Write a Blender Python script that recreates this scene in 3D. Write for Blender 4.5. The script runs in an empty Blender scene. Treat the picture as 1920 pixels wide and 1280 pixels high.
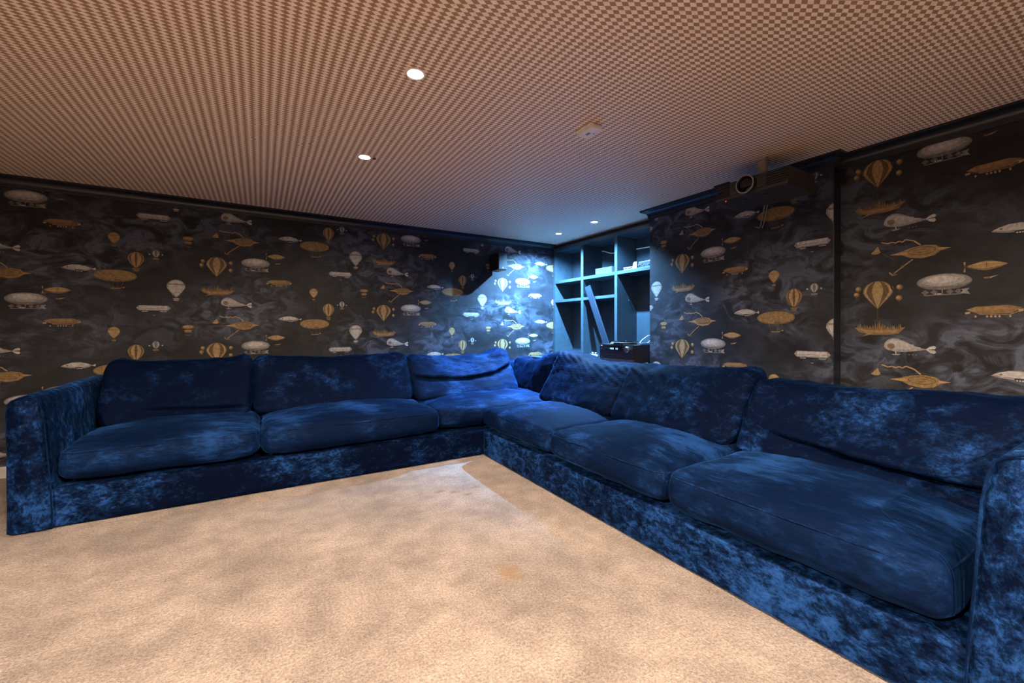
import bpy, bmesh, math, random
from mathutils import Vector, Matrix, noise
random.seed(7)
SC = bpy.context.scene
COL = SC.collection
PI = math.pi

# ------------------------------------------------------------------ camera, world, exposure
CAM_H = 1.03
YAW = math.radians(30.9)
cam_d = bpy.data.cameras.new('camera')
cam_d.sensor_width = 36.0
cam_d.lens = 787.0 / 1920.0 * 36.0
cam_d.shift_y = -23.0 / 1920.0
cam_d.clip_start = 0.02
cam = bpy.data.objects.new('camera', cam_d)
COL.objects.link(cam)
cam.location = (0, 0, CAM_H)
cam.rotation_euler = (PI / 2, 0, -YAW)
SC.camera = cam

world = bpy.data.worlds.new('world')
SC.world = world
world.use_nodes = True
world.node_tree.nodes['Background'].inputs[0].default_value = (0.02, 0.02, 0.025, 1)
world.node_tree.nodes['Background'].inputs[1].default_value = 0.0

SC.view_settings.view_transform = 'Standard'
SC.view_settings.look = 'None'
SC.view_settings.gamma = 1.0
SC.view_settings.use_curve_mapping = False
SC.view_settings.exposure = 0.0
SC.cycles.max_bounces = 16
SC.cycles.diffuse_bounces = 10
SC.cycles.sample_clamp_indirect = 10.0
SC.cycles.use_denoising = True

WARM = (1.0, 0.80, 0.61)
COOL = (0.20, 0.53, 1.0)
WARM_W = 57.0          # one warm downlight
COOL_W = 1600.0         # one cool downlight

# room constants (metres)
ZC = 2.095             # ceiling
YW = 4.31              # wall behind the long sofa
XR = 3.085             # wall on the right
XC = 3.0               # face of the chimney breast
CY0, CY1 = 1.19, 2.60  # its width
XB = 3.188             # bookcase front
XMIN, YMIN = -3.0, -2.0

# ------------------------------------------------------------------ helpers
def tag(o, label=None, cat=None, group=None, kind=None):
    if label: o['label'] = label
    if cat: o['category'] = cat
    if group: o['group'] = group
    if kind: o['kind'] = kind
    return o

def empty(name, loc=(0, 0, 0), rz=0.0):
    o = bpy.data.objects.new(name, None)
    o.empty_display_size = 0.05
    o.location = loc
    o.rotation_euler = (0, 0, rz)
    COL.objects.link(o)
    return o

def mesh_obj(name, verts, faces, mat, parent=None, smooth=False, world_coords=True):
    me = bpy.data.meshes.new(name)
    me.from_pydata([tuple(v) for v in verts], [], faces)
    me.update()
    if smooth:
        me.polygons.foreach_set('use_smooth', [True] * len(me.polygons))
    if mat: me.materials.append(mat)
    o = bpy.data.objects.new(name, me)
    COL.objects.link(o)
    if parent:
        o.parent = parent
        if world_coords:
            m = parent_world(parent)
            o.matrix_parent_inverse = m.inverted()
    return o

def parent_world(p):
    m = Matrix.LocRotScale(p.location, p.rotation_euler, None)
    if p.parent:
        return parent_world(p.parent) @ p.matrix_parent_inverse @ m
    return m

class G:
    """gathers primitive shapes of ONE part"""
    def __init__(s):
        s.v, s.f = [], []
    def add(s, v, f):
        n = len(s.v)
        s.v += [Vector(x) for x in v]
        s.f += [tuple(i + n for i in q) for q in f]
        return s
    def box(s, x0, x1, y0, y1, z0, z1, M=None, bev=0.0):
        if bev > 0:
            c = Vector(((x0 + x1) / 2, (y0 + y1) / 2, (z0 + z1) / 2))
            bm = bmesh.new()
            bmesh.ops.create_cube(bm, size=1.0)
            for q in bm.verts:
                q.co = Vector((q.co.x * (x1 - x0), q.co.y * (y1 - y0), q.co.z * (z1 - z0))) + c
            bmesh.ops.bevel(bm, geom=list(bm.edges), offset=bev, segments=2, affect='EDGES', profile=0.6)
            return s.bm(bm, M)
        v = [Vector(p) for p in ((x0, y0, z0), (x1, y0, z0), (x1, y1, z0), (x0, y1, z0), (x0, y0, z1), (x1, y0, z1), (x1, y1, z1), (x0, y1, z1))]
        if M: v = [M @ q for q in v]
        return s.add(v, [(3, 2, 1, 0), (4, 5, 6, 7), (0, 1, 5, 4), (1, 2, 6, 5), (2, 3, 7, 6), (3, 0, 4, 7)])
    def bm(s, bm, M=None):
        bm.verts.ensure_lookup_table(); bm.verts.index_update()
        v = [(M @ q.co) if M else q.co.copy() for q in bm.verts]
        f = [tuple(q.index for q in p.verts) for p in bm.faces]
        bm.free()
        return s.add(v, f)
    def tube(s, pts, r, n=8, cap=True, closed=False):
        pts = [Vector(p) for p in pts]
        N = len(pts)
        rings = []
        prev = None
        for i, p in enumerate(pts):
            a = pts[(i - 1) % N] if (closed or i > 0) else p
            b = pts[(i + 1) % N] if (closed or i < N - 1) else p
            t = (b - a).normalized()
            if prev is None:
                up = Vector((0, 0, 1)) if abs(t.z) < .9 else Vector((1, 0, 0))
                x = t.cross(up).normalized()
            else:
                x = (prev - t * prev.dot(t)).normalized()
            prev = x
            y = t.cross(x)
            rr = r[i] if isinstance(r, (list, tuple)) else r
            rings.append([p + (x * math.cos(k * 2 * PI / n) + y * math.sin(k * 2 * PI / n)) * rr for k in range(n)])
        v = [q for rg in rings for q in rg]
        f = []
        for i in range(N if closed else N - 1):
            j = (i + 1) % N
            for k in range(n):
                l = (k + 1) % n
                f.append((i * n + k, i * n + l, j * n + l, j * n + k))
        if cap and not closed:
            f.append(tuple(range(n - 1, -1, -1)))
            f.append(tuple((N - 1) * n + k for k in range(n)))
        return s.add(v, f)
    def lathe(s, prof, M, n=28, cap=True):
        """prof: (radius, height) along local z"""
        v, f = [], []
        for r, z in prof:
            for k in range(n):
                v.append(M @ Vector((r * math.cos(2 * PI * k / n), r * math.sin(2 * PI * k / n), z)))
        for i in range(len(prof) - 1):
            for k in range(n):
                l = (k + 1) % n
                f.append((i * n + k, i * n + l, (i + 1) * n + l, (i + 1) * n + k))
        if cap:
            f.append(tuple(range(n - 1, -1, -1)))
            f.append(tuple((len(prof) - 1) * n + k for k in range(n)))
        return s.add(v, f)
    def prism(s, poly, ax, a0, a1):
        """poly in the two other axes, extruded along axis ax (0,1,2)"""
        def P(p, a):
            if ax == 0: return Vector((a, p[0], p[1]))
            if ax == 1: return Vector((p[0], a, p[1]))
            return Vector((p[0], p[1], a))
        n = len(poly)
        v = [P(p, a0) for p in poly] + [P(p, a1) for p in poly]
        f = [tuple(range(n - 1, -1, -1)), tuple(range(n, 2 * n))]
        f += [(i, (i + 1) % n, n + (i + 1) % n, n + i) for i in range(n)]
        return s.add(v, f)
    def build(s, name, mat, parent=None, smooth=False):
        o = mesh_obj(name, s.v, s.f, mat, parent, smooth)
        bm = bmesh.new(); bm.from_mesh(o.data)
        bmesh.ops.recalc_face_normals(bm, faces=list(bm.faces))
        bm.to_mesh(o.data); bm.free()
        if smooth:
            try: o.data.set_sharp_from_angle(angle=math.radians(40))
            except Exception: pass
        return o

# ------------------------------------------------------------------ materials
def new_mat(name):
    m = bpy.data.materials.new(name)
    m.use_nodes = True
    nt = m.node_tree
    return m, nt, nt.nodes['Principled BSDF']

def N(nt, typ, **kw):
    n = nt.nodes.new(typ)
    for k, v in kw.items():
        if k.startswith('i_'):
            key = k[2:]
            n.inputs[int(key) if key.isdigit() else key].default_value = v
        else:
            setattr(n, k, v)
    return n

def ramp(nt, stops, interp='LINEAR'):
    r = nt.nodes.new('ShaderNodeValToRGB')
    r.color_ramp.interpolation = interp
    el = r.color_ramp.elements
    while len(el) < len(stops): el.new(0.5)
    for e, (p, c) in zip(el, stops):
        e.position = p
        e.color = (c, c, c, 1) if isinstance(c, (int, float)) else (*c, 1)
    return r

def mixc(nt, fac, a, b, mode='MIX'):
    m = nt.nodes.new('ShaderNodeMix')
    m.data_type = 'RGBA'; m.blend_type = mode
    for idx, val in ((0, fac), (6, a), (7, b)):
        if hasattr(val, 'is_linked') or isinstance(val, bpy.types.NodeSocket): nt.links.new(val, m.inputs[idx])
        elif isinstance(val, (int, float)): m.inputs[idx].default_value = val if idx == 0 else (val, val, val, 1)
        else: m.inputs[idx].default_value = (*val, 1)
    return m.outputs[2]

def mathn(nt, op, a, b=0.0):
    m = nt.nodes.new('ShaderNodeMath'); m.operation = op
    for i, val in enumerate((a, b)):
        if isinstance(val, bpy.types.NodeSocket): nt.links.new(val, m.inputs[i])
        else: m.inputs[i].default_value = val
    return m.outputs[0]

def coords(nt, scale=(1, 1, 1), rot=(0, 0, 0), loc=(0, 0, 0)):
    tc = nt.nodes.new('ShaderNodeTexCoord')
    mp = nt.nodes.new('ShaderNodeMapping')
    mp.inputs['Scale'].default_value = scale
    mp.inputs['Rotation'].default_value = rot
    mp.inputs['Location'].default_value = loc
    nt.links.new(tc.outputs['Object'], mp.inputs['Vector'])
    return mp.outputs[0]

def plain(name, col, rough=0.5, metal=0.0, var=0.12, scale=18.0, bump=0.0, spec=0.5):
    """procedural paint / plastic / metal with slight tonal variation"""
    m, nt, b = new_mat(name)
    v = coords(nt)
    nz = N(nt, 'ShaderNodeTexNoise', i_Scale=scale, i_Detail=4.0)
    nt.links.new(v, nz.inputs['Vector'])
    r = ramp(nt, [(0.3, tuple(c * (1 - var) for c in col)), (0.7, tuple(min(1, c * (1 + var)) for c in col))])
    nt.links.new(nz.outputs['Fac'], r.inputs['Fac'])
    nt.links.new(r.outputs[0], b.inputs['Base Color'])
    b.inputs['Roughness'].default_value = rough
    b.inputs['Metallic'].default_value = metal
    b.inputs['Specular IOR Level'].default_value = spec
    if bump:
        bp = N(nt, 'ShaderNodeBump', i_Strength=bump, i_Distance=0.002)
        n2 = N(nt, 'ShaderNodeTexNoise', i_Scale=scale * 12, i_Detail=2.0)
        nt.links.new(v, n2.inputs['Vector'])
        nt.links.new(n2.outputs['Fac'], bp.inputs['Height'])
        nt.links.new(bp.outputs[0], b.inputs['Normal'])
    return m

def emit(name, col, strength):
    m = bpy.data.materials.new(name); m.use_nodes = True
    nt = m.node_tree
    nt.nodes.clear()
    e = N(nt, 'ShaderNodeEmission'); o = N(nt, 'ShaderNodeOutputMaterial')
    e.inputs[0].default_value = (*col, 1); e.inputs[1].default_value = strength
    nt.links.new(e.outputs[0], o.inputs[0])
    return m

def velvet(name, seed, level=0.0, contrast=1.0, scale=15.0, stretch=(1, 1, 2.6), wb=0.80, wm=0.60, wf=0.30, sharp=1.0, rot=(0.3, 0.25, 0.4)):
    m, nt, b = new_mat(name)
    v = coords(nt, loc=(seed * 3.1, seed * 1.7, seed * .9))
    big = N(nt, 'ShaderNodeTexNoise', i_Scale=2.8, i_Detail=3.0, i_Roughness=0.55)
    mid = N(nt, 'ShaderNodeTexNoise', i_Scale=scale, i_Detail=7.0, i_Roughness=0.72, i_Distortion=0.35)
    vs = coords(nt, scale=stretch, rot=rot, loc=(seed, 0, 0))
    fine = N(nt, 'ShaderNodeTexNoise', i_Scale=60.0, i_Detail=5.0, i_Roughness=0.75, i_Distortion=0.3)
    nt.links.new(v, big.inputs['Vector']); nt.links.new(vs, mid.inputs['Vector']); nt.links.new(vs, fine.inputs['Vector'])
    s = mathn(nt, 'ADD', mathn(nt, 'MULTIPLY', big.outputs['Fac'], wb), mathn(nt, 'MULTIPLY', mid.outputs['Fac'], wm))
    s = mathn(nt, 'ADD', s, mathn(nt, 'MULTIPLY', fine.outputs['Fac'], wf))
    s = mathn(nt, 'MULTIPLY', s, 1.0 / (wb + wm + wf))
    c0 = 0.53 - level  # level paints in how brightly each part's pile catches the light
    rp = ramp(nt, [(c0 - .085 / sharp, 0.0), (c0 - .012 / sharp, 0.14), (c0 + .045 / sharp, 0.55), (c0 + .13 / sharp, 1.0)])
    nt.links.new(s, rp.inputs['Fac'])
    f = mathn(nt, 'ADD', mathn(nt, 'MULTIPLY', rp.outputs[0], contrast), 0.10 * (1 - contrast))
    colr = mixc(nt, f, (0.0007, 0.0027, 0.0135), (0.024, 0.102, 0.370))
    nt.links.new(colr, b.inputs['Base Color'])
    b.inputs['Roughness'].default_value = 0.62
    b.inputs['Specular IOR Level'].default_value = 0.03
    sw = mathn(nt, 'ADD', mathn(nt, 'MULTIPLY', f, 0.90), 0.10)
    nt.links.new(sw, b.inputs['Sheen Weight'])
    b.inputs['Sheen Roughness'].default_value = 0.26
    b.inputs['Sheen Tint'].default_value = (0.08, 0.32, 1.0, 1)
    bp = N(nt, 'ShaderNodeBump', i_Strength=0.5, i_Distance=0.010)
    hsum = mathn(nt, 'ADD', mathn(nt, 'MULTIPLY', mid.outputs['Fac'], 0.8), mathn(nt, 'MULTIPLY', fine.outputs['Fac'], 0.35))
    nt.links.new(hsum, bp.inputs['Height'])
    nt.links.new(bp.outputs[0], b.inputs['Normal'])
    return m

def wallpaper(name, axis, ka, kb, kz):
    m, nt, b = new_mat(name)
    v = coords(nt)
    wv = coords(nt, scale=(1, 1, 1.5))
    n0 = N(nt, 'ShaderNodeTexNoise', i_Scale=1.7, i_Detail=2.0)
    n1 = N(nt, 'ShaderNodeTexNoise', i_Scale=3.4, i_Detail=8.0, i_Roughness=0.62, i_Distortion=0.9)
    n2 = N(nt, 'ShaderNodeTexNoise', i_Scale=6.0, i_Detail=7.0, i_Roughness=0.60, i_Distortion=1.3)
    nt.links.new(v, n0.inputs['Vector']); nt.links.new(wv, n1.inputs['Vector']); nt.links.new(wv, n2.inputs['Vector'])
    bank = ramp(nt, [(0.43, 0.04), (0.66, 1.0)]); 
    # cloud banks follow the paper's half-drop repeat
    sx = nt.nodes.new('ShaderNodeSeparateXYZ'); nt.links.new(v, sx.inputs[0])
    px = mathn(nt, 'ADD', mathn(nt, 'MULTIPLY', sx.outputs[axis], ka), kb - 2.75)
    pz = mathn(nt, 'ADD', sx.outputs[2], kz - 1.22)
    per = mathn(nt, 'MULTIPLY', mathn(nt, 'COSINE', mathn(nt, 'MULTIPLY', px, PI / 1.385)), mathn(nt, 'COSINE', mathn(nt, 'MULTIPLY', pz, 2 * PI / .722)))
    nt.links.new(mathn(nt, 'ADD', n0.outputs['Fac'], mathn(nt, 'MULTIPLY', per, 0.12)), bank.inputs['Fac'])
    curl = ramp(nt, [(0.42, 0.0), (0.52, 0.35), (0.60, 0.95), (0.63, 0.55), (0.75, 0.80)]); nt.links.new(n2.outputs['Fac'], curl.inputs['Fac'])
    puff = ramp(nt, [(0.35, 0.0), (0.70, 1.0)]); nt.links.new(n1.outputs['Fac'], puff.inputs['Fac'])
    base = mixc(nt, puff.outputs[0], (0.0044, 0.0040, 0.0048), (0.0185, 0.0190, 0.0260))
    c2 = mathn(nt, 'MULTIPLY', mathn(nt, 'MULTIPLY', curl.outputs[0], bank.outputs[0]), 0.62)
    col = mixc(nt, c2, base, (0.125, 0.145, 0.215))
    nt.links.new(col, b.inputs['Base Color'])
    b.inputs['Roughness'].default_value = 0.6
    b.inputs['Specular IOR Level'].default_value = 0.3
    return m

def wall_print():
    m, nt, b = new_mat('engraved_print')
    at = N(nt, 'ShaderNodeVertexColor'); at.layer_name = 'print'
    v = coords(nt)
    n1 = N(nt, 'ShaderNodeTexNoise', i_Scale=60.0, i_Detail=4.0, i_Roughness=0.6)
    nt.links.new(v, n1.inputs['Vector'])
    r = ramp(nt, [(0.3, 0.40), (0.7, 0.76)]); nt.links.new(n1.outputs['Fac'], r.inputs['Fac'])
    nt.links.new(mixc(nt, 1.0, at.outputs['Color'], r.outputs[0], 'MULTIPLY'), b.inputs['Base Color'])
    b.inputs['Roughness'].default_value = 0.6
    b.inputs['Specular IOR Level'].default_value = 0.3
    return m

def ceiling_paper():
    m, nt, b = new_mat('lozenge_ceiling_paper')
    tc = nt.nodes.new('ShaderNodeTexCoord')
    sp = nt.nodes.new('ShaderNodeSeparateXYZ'); nt.links.new(tc.outputs['Object'], sp.inputs[0])
    s = 0.0204; A = math.radians(30)
    x = mathn(nt, 'MULTIPLY', sp.outputs[0], 0.5 / math.cos(A) / s)
    y = mathn(nt, 'MULTIPLY', sp.outputs[1], 0.5 / math.sin(A) / s)
    a = mathn(nt, 'SUBTRACT', x, y); c = mathn(nt, 'ADD', x, y)
    fa = mathn(nt, 'FLOOR', a); fc = mathn(nt, 'FLOOR', c)
    par = mathn(nt, 'PINGPONG', mathn(nt, 'ADD', fa, fc), 1.0)
    v = coords(nt)
    nz = N(nt, 'ShaderNodeTexNoise', i_Scale=120.0, i_Detail=3.0); nt.links.new(v, nz.inputs['Vector'])
    r = ramp(nt, [(0.3, 0.88), (0.7, 1.08)]); nt.links.new(nz.outputs['Fac'], r.inputs['Fac'])
    col = mixc(nt, par, (0.94, 0.80, 0.68), (0.37, 0.230, 0.145))
    nt.links.new(mixc(nt, 1.0, col, r.outputs[0], 'MULTIPLY'), b.inputs['Base Color'])
    b.inputs['Roughness'].default_value = 0.55
    return m

def carpet():
    m, nt, b = new_mat('beige_carpet_pile')
    v = coords(nt)
    n1 = N(nt, 'ShaderNodeTexNoise', i_Scale=115.0, i_Detail=4.0, i_Roughness=0.75)
    n2 = N(nt, 'ShaderNodeTexNoise', i_Scale=2.6, i_Detail=4.0, i_Roughness=0.55, i_Distortion=0.4)
    n3 = N(nt, 'ShaderNodeTexNoise', i_Scale=55.0, i_Detail=3.0, i_Roughness=0.65)
    n4 = N(nt, 'ShaderNodeTexNoise', i_Scale=9.0, i_Detail=4.0, i_Roughness=0.55)
    for n in (n1, n2, n3, n4): nt.links.new(v, n.inputs['Vector'])
    f = ramp(nt, [(0.32, 0.46), (0.68, 1.24)]); nt.links.new(n1.outputs['Fac'], f.inputs['Fac'])
    g = ramp(nt, [(0.36, 0.78), (0.64, 1.14)]); nt.links.new(n2.outputs['Fac'], g.inputs['Fac'])
    g4 = ramp(nt, [(0.36, 0.86), (0.64, 1.12)]); nt.links.new(n4.outputs['Fac'], g4.inputs['Fac'])
    base = mixc(nt, n3.outputs['Fac'], (0.41, 0.320, 0.268), (0.62, 0.506, 0.440))
    col = mixc(nt, 1.0, base, f.outputs[0], 'MULTIPLY')
    col = mixc(nt, 1.0, col, g.outputs[0], 'MULTIPLY')
    col = mixc(nt, 1.0, col, g4.outputs[0], 'MULTIPLY')
    # stains: soft ochre spill and a few small brown spots
    sp = nt.nodes.new('ShaderNodeSeparateXYZ'); nt.links.new(v, sp.inputs[0])
    def blob(cx, cy, rx, ry, wob):
        dx = mathn(nt, 'DIVIDE', mathn(nt, 'SUBTRACT', sp.outputs[0], cx), rx)
        dy = mathn(nt, 'DIVIDE', mathn(nt, 'SUBTRACT', sp.outputs[1], cy), ry)
        d = mathn(nt, 'SQRT', mathn(nt, 'ADD', mathn(nt, 'MULTIPLY', dx, dx), mathn(nt, 'MULTIPLY', dy, dy)))
        d = mathn(nt, 'ADD', d, mathn(nt, 'MULTIPLY', mathn(nt, 'SUBTRACT', n3.outputs['Fac'], 0.5), wob))
        d = mathn(nt, 'ADD', d, mathn(nt, 'MULTIPLY', mathn(nt, 'SUBTRACT', n4.outputs['Fac'], 0.5), wob))
        r = ramp(nt, [(0.35, 1.0), (1.0, 0.0)]); nt.links.new(d, r.inputs['Fac'])
        return r.outputs[0]
    st = blob(*STAINS[0], 1.2)
    col = mixc(nt, mathn(nt, 'MULTIPLY', st, 0.60), col, (0.38, 0.235, 0.105))
    for q in STAINS[1:]:
        col = mixc(nt, mathn(nt, 'MULTIPLY', blob(*q, 1.0), 0.65), col, (0.33, 0.165, 0.065))
    nt.links.new(col, b.inputs['Base Color'])
    b.inputs['Roughness'].default_value = 0.95
    b.inputs['Specular IOR Level'].default_value = 0.05
    b.inputs['Sheen Weight'].default_value = 0.15
    bp = N(nt, 'ShaderNodeBump', i_Strength=1.0, i_Distance=0.012)
    hs = mathn(nt, 'ADD', n1.outputs['Fac'], mathn(nt, 'MULTIPLY', n3.outputs['Fac'], 1.2))
    nt.links.new(hs, bp.inputs['Height']); nt.links.new(bp.outputs[0], b.inputs['Normal'])
    return m

# floor stains: x, y, rx, ry
STAINS = [(0.90, 1.53, 0.075, 0.085), (0.975, 2.52, 0.050, 0.022), (1.045, 2.47, 0.030, 0.020), (1.115, 2.39, 0.050, 0.024), (1.20, 2.47, 0.034, 0.018)]

M_VEL = [velvet('crushed_blue_velvet_seat_%d' % i, i * 2.37 + .6, lv, 0.50, 12.0, st, .85, .60, .38, 1.2, rot=(.1, .05, .18))
         for i, (lv, st) in enumerate(((-0.014, (.45, 1.7, 1.2)), (-0.006, (.45, 1.7, 1.2)), (-0.012, (1.7, .45, 1.2)), (-0.004, (1.7, .45, 1.2))))]
M_VBASE = velvet('crushed_blue_velvet_base', 11.3, 0.022, 0.9, 18.0, (1, 1, 1.6), .55, .75, .40, 1.15)  # from here to back_2: lighter and darker copies of one velvet, light painted in
M_VLOW = velvet('crushed_blue_velvet_plinth', 5.3, -0.020, 0.9, 15.0, (1, 1, 1.6), .70, .75, .45, 1.25)
M_VARM = velvet('crushed_blue_velvet_arm', 8.1, -0.004, 0.9, 17.0, (1.3, 1.3, 1), .55, .80, .45, 1.15)
M_VBACK = velvet('crushed_blue_velvet_back', 14.9, -0.058, 0.8, 13.0, (1, 1, 1.6), .9, .70, .45, 1.2)
M_VBACK2 = velvet('crushed_blue_velvet_back_2', 17.9, -0.045, 0.85, 14.0, (1, 1, 1.6), .8, .75, .45, 1.15)
M_PAPER = wallpaper('night_sky_wallpaper', 0, 1.0, 0.0, 0.0)
M_PAPER_C = wallpaper('night_sky_wallpaper_breast', 1, -1 / .978, 2.263 / .978 - .319, 0.0)
M_PAPER_R = wallpaper('night_sky_wallpaper_right', 1, -1 / .977, 1.005 / .977 - .319, .33)
M_PRINT = wall_print()
M_CEIL = ceiling_paper()
M_CARPET = carpet()
M_TRIM = plain('dark_navy_gloss_paint', (0.012, 0.014, 0.020), 0.32)
M_BASE = plain('off_white_baseboard_paint', (0.55, 0.53, 0.50), 0.45)
M_SHELF = plain('dusty_blue_cabinet_paint', (0.030, 0.046, 0.058), 0.36)
M_SOFF = plain('brown_black_shadow_tone', (0.020, 0.017, 0.016), 0.6)  # brownish shadow of the recess above the bookcase, put into the colour
M_BLACK = plain('black_plastic', (0.009, 0.009, 0.010), 0.42)
M_BLACKM = plain('matt_black_vinyl', (0.012, 0.012, 0.013), 0.6)
M_GLOSS = plain('gloss_black_glass', (0.004, 0.004, 0.006), 0.08)
M_CHAR = plain('charcoal_projector_shell', (0.032, 0.030, 0.028), 0.48)
M_SILVER = plain('brushed_silver', (0.62, 0.62, 0.64), 0.28, 1.0)
M_WHITE = plain('white_plastic', (0.74, 0.72, 0.70), 0.4)
M_GREYP = plain('blue_grey_plastic', (0.13, 0.15, 0.165), 0.5)
M_PAPERW = plain('white_paper_edges', (0.70, 0.70, 0.68), 0.7)
M_ORANGE = plain('orange_card', (0.75, 0.22, 0.08), 0.6)
M_DARKGREY = plain('dark_grey_metal', (0.10, 0.10, 0.11), 0.4, 0.6)

# ------------------------------------------------------------------ room shell
g = G().add([(XMIN, YMIN, 0), (3.6, YMIN, 0), (3.6, YW + .1, 0), (XMIN, YW + .1, 0), (XMIN, YMIN, -.1), (3.6, YMIN, -.1), (3.6, YW + .1, -.1), (XMIN, YW + .1, -.1)],
            [(0, 1, 2, 3), (7, 6, 5, 4), (0, 4, 5, 1), (1, 5, 6, 2), (2, 6, 7, 3), (3, 7, 4, 0)])
floor = g.build('floor', M_CARPET); tag(floor, 'beige carpet with an ochre stain covering the floor', kind='structure')
ceil_ = G().box(XMIN, 3.6, YMIN, YW + .1, ZC, ZC + .1).build('ceiling', M_CEIL)
tag(ceil_, 'ceiling papered in small tan and cream lozenges', kind='structure')
wall_l = G().box(XMIN, 3.6, YW, YW + .1, 0, ZC).build('wall_left', M_PAPER)
tag(wall_l, 'long dark cloud-patterned wall with printed airships behind the sofa', kind='structure')
wall_r = G().box(XR, XR + .1, YMIN, CY0, 0, ZC).build('wall_right', M_PAPER_R)
tag(wall_r, 'dark airship-papered wall right of the black corner', kind='structure')
wall_c = G().box(XC, 3.5, CY0 + .001, CY1, 0, ZC).build('wall_chimney', M_PAPER_C)
tag(wall_c, 'projecting airship-papered chimney breast behind the projector', kind='structure')
# the breast's return is painted, not papered
g = G().box(XC - .0006, XR + .02, CY0 - .003, CY0 + .001, 0, ZC)
ret = g.build('painted_return', M_TRIM, wall_c)
wall_a = G().box(3.5, 3.6, CY1 - .1, YW, 0, ZC).build('wall_alcove', M_SOFF); tag(wall_a, 'dark wall at the back of the bookcase alcove', kind='structure')
wall_f = G().box(XMIN, 3.6, YMIN - .1, YMIN, 0, ZC).build('wall_front', M_PAPER); tag(wall_f, 'dark papered wall behind the viewpoint', kind='structure')
wall_s = G().box(XMIN - .1, XMIN, YMIN, YW + .1, 0, ZC).build('wall_side', M_PAPER); tag(wall_s, 'dark papered wall far to the left', kind='structure')

def sweep(path, prof, closed=False):
    """path: plan points; prof: (offset to the right-hand side of travel, z)"""
    P = [Vector((p[0], p[1])) for p in path]
    n = len(P); v = []; f = []
    for i, p in enumerate(P):
        d0 = (P[i] - P[i - 1]).normalized() if i > 0 else (P[1] - P[0]).normalized()
        d1 = (P[i + 1] - P[i]).normalized() if i < n - 1 else d0
        n0 = Vector((d0.y, -d0.x)); n1 = Vector((d1.y, -d1.x))
        m = (n0 + n1).normalized(); k = 1.0 / max(.2, m.dot(n0))
        for o, z in prof:
            q = p + m * k * o
            v.append((q.x, q.y, z))
    c = len(prof)
    for i in range(n - 1):
        for j in range(c):
            l = (j + 1) % c
            f.append((i * c + j, i * c + l, (i + 1) * c + l, (i + 1) * c + j))
    f.append(tuple(range(c))); f.append(tuple((n - 1) * c + j for j in range(c - 1, -1, -1)))
    return G().add(v, f)

cove = [(0, ZC - .078), (.010, ZC - .078), (.012, ZC - .068)]
for k in range(7):
    t = k / 6 * PI / 2
    cove.append((.012 + .042 * (1 - math.cos(t)), ZC - .062 + .044 * math.sin(t)))
cove += [(.062, ZC - .014), (.062, ZC - .0005), (0, ZC - .0005)]
t1 = sweep([(XMIN, YW), (XB, YW)], cove).build('trim_1', M_TRIM, smooth=True); tag(t1, 'dark navy coving along the top of the long sofa wall', kind='structure')
t2 = sweep([(XB, CY1), (XC, CY1), (XC, CY0), (XR, CY0), (XR, YMIN)], cove).build('trim_2', M_TRIM, smooth=True); tag(t2, 'dark navy coving around the chimney breast and right wall', kind='structure')
bprof = [(0, 0), (.016, 0), (.016, .066), (.010, .076), (0, .078)]
b1 = sweep([(XMIN, YW), (XB - .42, YW)], bprof).build('baseboard_left', M_BASE); tag(b1, 'off-white baseboard along the long sofa wall', kind='structure')
b2 = sweep([(XC, CY1), (XC, CY0), (XR, CY0), (XR, YMIN)], bprof).build('baseboard_right', M_BASE); tag(b2, 'off-white baseboard along the right wall', kind='structure')

# ------------------------------------------------------------------ printed airships on the wallpaper
GO = (.37, .225, .092); GOL = (.54, .355, .165); GOD = (.14, .082, .032)
WH = (.50, .47, .45); WHL = (.66, .62, .60); WHD = (.22, .205, .20)
BRN = (.075, .048, .030)

class Pr:
    def __init__(s): s.items = []
    def poly(s, pts, col, lay=0): s.items.append((pts, col, lay))
    def ell(s, cx, cy, rx, ry, col, lay=0, n=22, a0=0.0, a1=2 * PI):
        s.poly([(cx + rx * math.cos(a0 + (a1 - a0) * k / n), cy + ry * math.sin(a0 + (a1 - a0) * k / n)) for k in range(n + (0 if a1 - a0 > 6.2 else 1))], col, lay)
    def line(s, pts, w, col, lay=0):
        for (x0, y0), (x1, y1) in zip(pts[:-1], pts[1:]):
            d = math.hypot(x1 - x0, y1 - y0) or 1e-6
            nx, ny = -(y1 - y0) / d * w / 2, (x1 - x0) / d * w / 2
            s.poly([(x0 + nx, y0 + ny), (x0 - nx, y0 - ny), (x1 - nx, y1 - ny), (x1 + nx, y1 + ny)], col, lay)

def lens(L, H, n=12, p=1.6):
    up = [(-L + 2 * L * k / n, H * (1 - abs(-1 + 2 * k / n) ** p)) for k in range(n + 1)]
    return up + [(x, -y) for x, y in up[-2:0:-1]]

def envelope(rx, ry, taper, n=28):
    """upside-down-drop balloon outline"""
    out = []
    for k in range(n):
        a = 2 * PI * k / n
        y = math.sin(a); x = math.cos(a)
        if y < 0: x *= (1 - taper * (-y) ** 1.2)
        out.append((rx * x, ry * y * (1 + (taper * .55 if y < 0 else 0))))
    return out

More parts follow.
